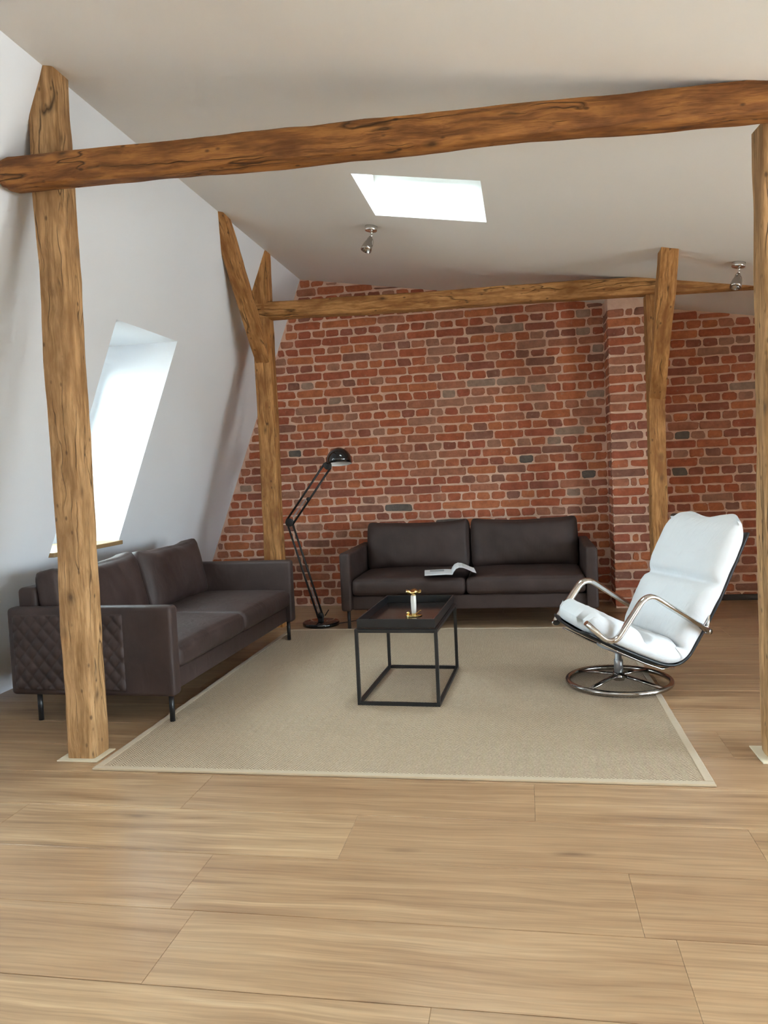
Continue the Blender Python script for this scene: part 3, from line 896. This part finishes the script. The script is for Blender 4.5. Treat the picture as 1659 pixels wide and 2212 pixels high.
right = [(0.0, 0.0), (0.012, 0.022), (0.028, 0.042), (0.052, 0.052), (0.08, 0.049), (0.115, 0.034), (0.15, 0.016), (0.178, 0.006)]
sheet('cover', left, -0.14, 0.14, 0.003, 'cover_dark', MG)
sheet('pages', [(x * 0.97 - 0.002, z + 0.0032) for x, z in left], -0.138, 0.138, 0.006, 'paper', MG)
sheet('cover', right, -0.14, 0.14, 0.003, 'cover_dark', MG)
sheet('pages', [(x * 0.985, z + 0.0034) for x, z in right], -0.138, 0.138, 0.004, 'paper', MG)
pp = link('printed_picture', box_mesh('picture', (-0.17, 0.01, 0.0125), (-0.06, 0.10, 0.0131)), MG, M['print_grey'])

# ------------------------------------------------------------------ floor lamp
LP = thing('floor_lamp', 'black articulated floor lamp with a dome shade beside the quilted sofa', 'lamp', (-1.65, 6.0, 0.0))
link('base', lathe_mesh('lamp_base', [(0, 0), (0.146, 0), (0.15, 0.004), (0.15, 0.024), (0.144, 0.03), (0, 0.031)], 48), LP, M['black_gloss'])
link('bracket', box_mesh('lamp_bracket', (-0.022, -0.014, 0.03), (0.022, 0.014, 0.075), 0.004), LP, M['black_metal'])
def rods(name, a, b, gap, r, parent):
    a, b = Vector(a), Vector(b); d = (b - a).normalized(); pz = Vector((d.z, 0, -d.x))
    for s_ in (-1, 1):
        link(name, tube_mesh('lamp_rod', [a + pz * gap / 2 * s_, b + pz * gap / 2 * s_], r, 10), parent, M['black_metal'])
    return d, pz
E0, E1, E2 = (0.0, 0, 0.06), (-0.222, 0, 0.84), (0.118, 0, 1.285)
rods('lower_rod', E0, E1, 0.042, 0.0085, LP)
rods('upper_rod', E1, E2, 0.060, 0.0085, LP)
def joint(p, r, w):
    o = link('joint', lathe_mesh('lamp_joint', [(0, -w), (r * 0.9, -w), (r, -w * 0.8), (r, w * 0.8), (r * 0.9, w), (0, w)], 20), LP, M['black_metal'])
    o.location = p; o.rotation_euler = (PI / 2, 0, 0)
joint(E1, 0.034, 0.012); joint((E2[0], 0, E2[2]), 0.032, 0.011); joint((0, 0, 0.078), 0.024, 0.014)
def spring(a, b, r, turns, parent):
    a, b = Vector(a), Vector(b); d = (b - a); dn = d.normalized(); s = Vector((0, 1, 0)); u = dn.cross(s)
    pts = [a + d * (k / (turns * 8)) + s * math.cos(2 * PI * k / 8) * r + u * math.sin(2 * PI * k / 8) * r for k in range(turns * 8 + 1)]
    link('spring', tube_mesh('lamp_spring', pts, 0.0017, 5), parent, M['grey_metal'])
v0, v1, v2 = Vector(E0), Vector(E1), Vector(E2)
spring(v0.lerp(v1, 0.06), v0.lerp(v1, 0.32), 0.0075, 26, LP)
spring(v1.lerp(v2, 0.10), v1.lerp(v2, 0.42), 0.0075, 26, LP)
k_ = link('clamp', lathe_mesh('lamp_clamp', [(0, -0.02), (0.014, -0.018), (0.016, 0), (0.014, 0.018), (0, 0.02)], 16), LP, M['black_metal']); k_.location = v1.lerp(v2, 0.44) + Vector((0.018, 0, -0.012)); k_.rotation_euler = (PI / 2, 0, 0)
k_ = link('wing_nut', box_mesh('lamp_wing', (-0.004, -0.004, -0.03), (0.004, 0.004, 0.03), 0.002), LP, M['black_metal']); k_.location = (0.052, 0, 0.10); k_.rotation_euler = (0, 0.6, 0)
link('cord', tube_mesh('lamp_cord', smooth_path([(0.14, 0.0, 0.012), (0.20, 0.08, 0.006), (0.32, 0.22, 0.006), (0.5, 0.45, 0.006), (0.8, 0.62, 0.006)], 8), 0.0035, 8), LP, M['black_metal'])
sh = link('shade', lathe_mesh('lamp_shade', [(0.0, 0.132), (0.012, 0.132), (0.03, 0.127)] + [(0.1 * math.sin(t), 0.03 + 0.1 * math.cos(t)) for t in [0.34 + (PI / 2 - 0.34) * k / 12 for k in range(13)]] + [(0.1, 0.0), (0.0985, 0.0)] + [(0.0975, 0.02), (0.097, 0.03)], 40), LP, M['black_gloss'])
inn = link('shade_lining', lathe_mesh('lamp_lining', [(0.0985, 0.0005), (0.097, 0.006)] + [(0.0965 * math.sin(t), 0.028 + 0.0965 * math.cos(t)) for t in [PI / 2 - (PI / 2) * k / 10 for k in range(11)]], 40), sh, M['white_enamel'])
inn['label'] = 'white inside of the lamp shade'
bl_ = link('bulb', lathe_mesh('lamp_bulb', [(0, 0.02), (0.016, 0.024), (0.026, 0.045), (0.024, 0.065), (0.014, 0.085), (0.013, 0.11), (0, 0.11)], 20), sh, M['white_enamel'])
sh.location = (0.214, 0, 1.293); sh.rotation_euler = (-0.16, -0.055, 0)
link('neck', tube_mesh('lamp_neck', [(E2[0], 0, E2[2]), (0.15, 0, 1.335), (0.165, 0, 1.37)], 0.011, 12), LP, M['black_metal'])

# ------------------------------------------------------------------ swivel chair
CHR = thing('swivel_chair', 'white cushioned reclining swivel chair with chrome arms and a ring base', 'chair', (0.475, 4.31, 0.0108), 0.0)
TH_ = math.radians(24)
# chair frame: s backwards, l to the near side, h up
def cp(s, l, h): return Vector((math.cos(TH_) * s + math.sin(TH_) * l, math.sin(TH_) * s - math.cos(TH_) * l, h - 0.0108))
RB = 0.272
link('base_ring', tube_mesh('chair_ring', [(RB * math.cos(2 * PI * k / 72), RB * math.sin(2 * PI * k / 72), 0.015) for k in range(72)], 0.0145, 14, True), CHR, M['dark_chrome'])
for k in range(4):
    a = TH_ + PI / 4 + k * PI / 2 - 0.35
    d = Vector((math.cos(a), math.sin(a), 0))
    link('spoke', tube_mesh('chair_spoke', [d * 0.02 + Vector((0, 0, 0.045)), d * 0.14 + Vector((0, 0, 0.035)), d * (RB - 0.006) + Vector((0, 0, 0.018))], 0.0085, 10, rx=0.016), CHR, M['dark_chrome'])
link('hub', lathe_mesh('chair_hub', [(0, 0.018), (0.03, 0.018), (0.032, 0.03), (0.03, 0.062), (0.0, 0.062)], 24), CHR, M['dark_chrome'])
link('column', lathe_mesh('chair_column', [(0, 0.06), (0.024, 0.06), (0.024, 0.128), (0.021, 0.131), (0.0175, 0.135), (0.0175, 0.205), (0, 0.205)], 24), CHR, M['grey_metal'])
# profile of the shell (s, h) measured in the photograph
SHELL = [(-0.295, 0.352), (-0.22, 0.308), (-0.10, 0.243), (0.03, 0.178), (0.125, 0.138), (0.205, 0.135), (0.268, 0.175), (0.325, 0.262), (0.405, 0.400), (0.49, 0.555), (0.572, 0.710), (0.622, 0.805)]
prof = smooth_path([(s, h, 0) for s, h in SHELL], 6)
def frame_at(t):
    """point, tangent, inward normal along the shell profile, t in 0..1 by length"""
    L = [0]
    for i in range(1, len(prof)): L.append(L[-1] + (prof[i] - prof[i - 1]).length)
    d = t * L[-1]
    i = 1
    while i < len(prof) - 1 and L[i] < d: i += 1
    q = (d - L[i - 1]) / (L[i] - L[i - 1])
    p = prof[i - 1].lerp(prof[i], q); tg = (prof[min(i + 1, len(prof) - 1)] - prof[max(i - 2, 0)]).normalized()
    return p, tg, Vector((-tg.y, tg.x, 0)), L[-1]
def loft(name, nt, nl, half, fn):
    """closed cushion: fn(t, u, side) -> (s, l, h)"""
    bm = bmesh.new(); top = []; bot = []
    for i in range(nt + 1):
        top.append([bm.verts.new(fn(i / nt, -1 + 2 * j / nl, 1)) for j in range(nl + 1)])
        bot.append([bm.verts.new(fn(i / nt, -1 + 2 * j / nl, 0)) for j in range(nl + 1)])
    for i in range(nt):
        for j in range(nl):
            bm.faces.new([top[i][j], top[i + 1][j], top[i + 1][j + 1], top[i][j + 1]])
            bm.faces.new([bot[i][j], bot[i][j + 1], bot[i + 1][j + 1], bot[i + 1][j]])
    for i in range(nt):
        for j in (0, nl): bm.faces.new([top[i][j], bot[i][j], bot[i + 1][j], top[i + 1][j]])
    for j in range(nl):
        for i in (0, nt): bm.faces.new([top[i][j], top[i][j + 1], bot[i][j + 1], bot[i][j]])
    bmesh.ops.remove_doubles(bm, verts=bm.verts[:], dist=1e-5)
    return bm_mesh(name, bm, True)
def half_w(t): return 0.275 + 0.038 * max(0.0, min(1.0, (t - 0.42) / 0.3))
def skew(t, u): return -0.042 * u * max(0.0, 1 - t / 0.42)
def shell_fn(t, u, side):
    p, tg, nr, L = frame_at(t)
    l = u * (half_w(t) - 0.018)
    off = (0.006 if side else -0.006) + 0.018 * abs(u) ** 4
    ext = 0
    q = p + nr * off
    return cp(q.x + skew(t, u), l, q.y)
link('shell', loft('chair_shell', 44, 14, 0.26, shell_fn), CHR, M['black_shell'])
SEAMS = [0.235, 0.475, 0.765]
def cush_fn(t, u, side):
    # superelliptic edges: t mapped with a little overhang past the shell ends
    te = 0.005 + t * 0.99
    p, tg, nr, L = frame_at(te)
    edge = max(0.0, 1 - abs(u) ** 7.0) ** 0.5
    te_ = t / 0.035 if t < 0.5 else (1 - t) / 0.07
    end = math.sqrt(max(0.0, 1 - (1 - min(1, te_)) ** 2))
    seam = min(abs(t - s_) for s_ in SEAMS)
    pinch = 1 - 0.30 * math.exp(-(seam / 0.016) ** 2) - 0.12 * math.exp(-(seam / 0.05) ** 2)
    corner = 1.0
    th = 0.138 * edge * end * pinch * (0.92 + 0.10 * math.sin(PI * t))
    # thicker belly at the back of the seat
    wr = noise.noise(Vector((t * 26, u * 2.2, 3.3))) * 0.006 * edge * end + noise.noise(Vector((t * 60, u * 5, 8.3))) * 0.0025 * edge
    base = 0.016 + 0.045 * (1 - edge) + 0.05 * (1 - end)
    off = base + (th + wr if side else 0.0)
    # rounded ends in plan, heart-shaped dip at the top
    k = (abs(u) ** 4)
    stretch = 0.0
    if t > 0.9: stretch += ((t - 0.9) / 0.1) * (0.052 + 0.036 * math.cos(PI * (u * u - 0.38) / 0.9))
    if t < 0.06: stretch -= ((0.06 - t) / 0.06) * 0.035 * (1 - k)
    wid = half_w(t) * (1 - 0.10 * max(0, (t - 0.93) / 0.07) ** 2 - 0.10 * max(0, (0.06 - t) / 0.06) ** 2)
    q = p + nr * off + tg * stretch
    return cp(q.x + skew(t, u), u * (wid + 0.004 + 0.006 * noise.noise(Vector((t * 14, u, 1.0)))), q.y)
cu = link('cushion', loft('chair_cushion', 96, 36, 0.26, cush_fn), CHR, M['white_canvas'])
# chrome arms
def arm(l):
    sg = 1 if l > 0 else -1
    pts = fillet_path([cp(-0.345 if l > 0 else -0.225, l * (0.92 if l > 0 else 0.86), 0.425 if l > 0 else 0.312), cp(-0.215, l, 0.300), cp(-0.015, l, 0.555), cp(0.322, l, 0.332)], 0.075, 8)
    return link('armrest', tube_mesh('chair_arm', pts, 0.0145, 14, rx=0.021), CHR, M['chrome'])
for l in (-0.322, 0.322):
    arm(l)
    b = link('bolt', lathe_mesh('chair_bolt', [(0, -0.014), (0.016, -0.014), (0.018, 0), (0.016, 0.014), (0, 0.014)], 16), CHR, M['dark_chrome']); b.location = cp(0.328, l, 0.326); b.rotation_euler = (PI / 2, 0, TH_)
    link('bracket', tube_mesh('chair_bracket', [cp(0.322, l, 0.332), cp(0.352, l * 0.93, 0.40), cp(0.362, l * 0.80, 0.40)], 0.007, 8), CHR, M['chrome'])
    link('side_bar', tube_mesh('chair_bar', [cp(s, l * 0.62, h - 0.014) for s, h in SHELL[1:6]], 0.006, 8, rx=0.014), CHR, M['chrome'])
link('seat_plate', tube_mesh('chair_plate', [cp(-0.09, 0, 0.222), cp(0.0, 0, 0.182), (cp(0.10, 0, 0.138))], 0.012, 8, rx=0.075), CHR, M['grey_metal'])

# ------------------------------------------------------------------ ceiling spotlights
def spot(label, x, y, aim):
    s = thing('ceiling_spotlight', label, 'spotlight', (x, y, ceil_z(x)), 0, 'chrome ceiling spotlights')
    c = link('canopy', lathe_mesh('spot_canopy', [(0, 0.0), (0.042, 0.0), (0.042, -0.024), (0.038, -0.029), (0, -0.029)], 32), s, M['chrome']); c.rotation_euler = (0, math.atan(CEIL_K), 0)
    link('stem', tube_mesh('spot_stem', [(0, 0, -0.02), (0.001, 0, -0.055), (-0.006, -0.005, -0.07)], 0.0065, 10), s, M['chrome'])
    a = Vector(aim).normalized(); p = Vector((-0.006, -0.004, -0.068))
    h = link('head', lathe_mesh('spot_head', [(0.0, 0.0), (0.012, 0.002), (0.016, 0.012), (0.019, 0.03), (0.028, 0.05), (0.034, 0.075), (0.036, 0.10), (0.031, 0.10), (0.026, 0.08), (0.0, 0.065)], 24), s, M['dark_chrome'])
    h.location = p; h.rotation_euler = a.to_track_quat('Z', 'Y').to_euler()
    sd = a.cross(Vector((0, 1, 0.2))).normalized()
    link('yoke', tube_mesh('spot_yoke', smooth_path([p + sd * 0.004, p + a * 0.02 + sd * 0.024, p + a * 0.055 + sd * 0.033, p + a * 0.08 + sd * 0.030], 5), 0.0035, 8), s, M['chrome'])
    return s
spot('chrome ceiling spotlight just below the skylight', -0.925, 5.09, (-0.32, -0.25, -0.9))
spot('chrome ceiling spotlight near the right post in front of the far beam', 1.405, 5.35, (-0.25, -0.25, -0.9))
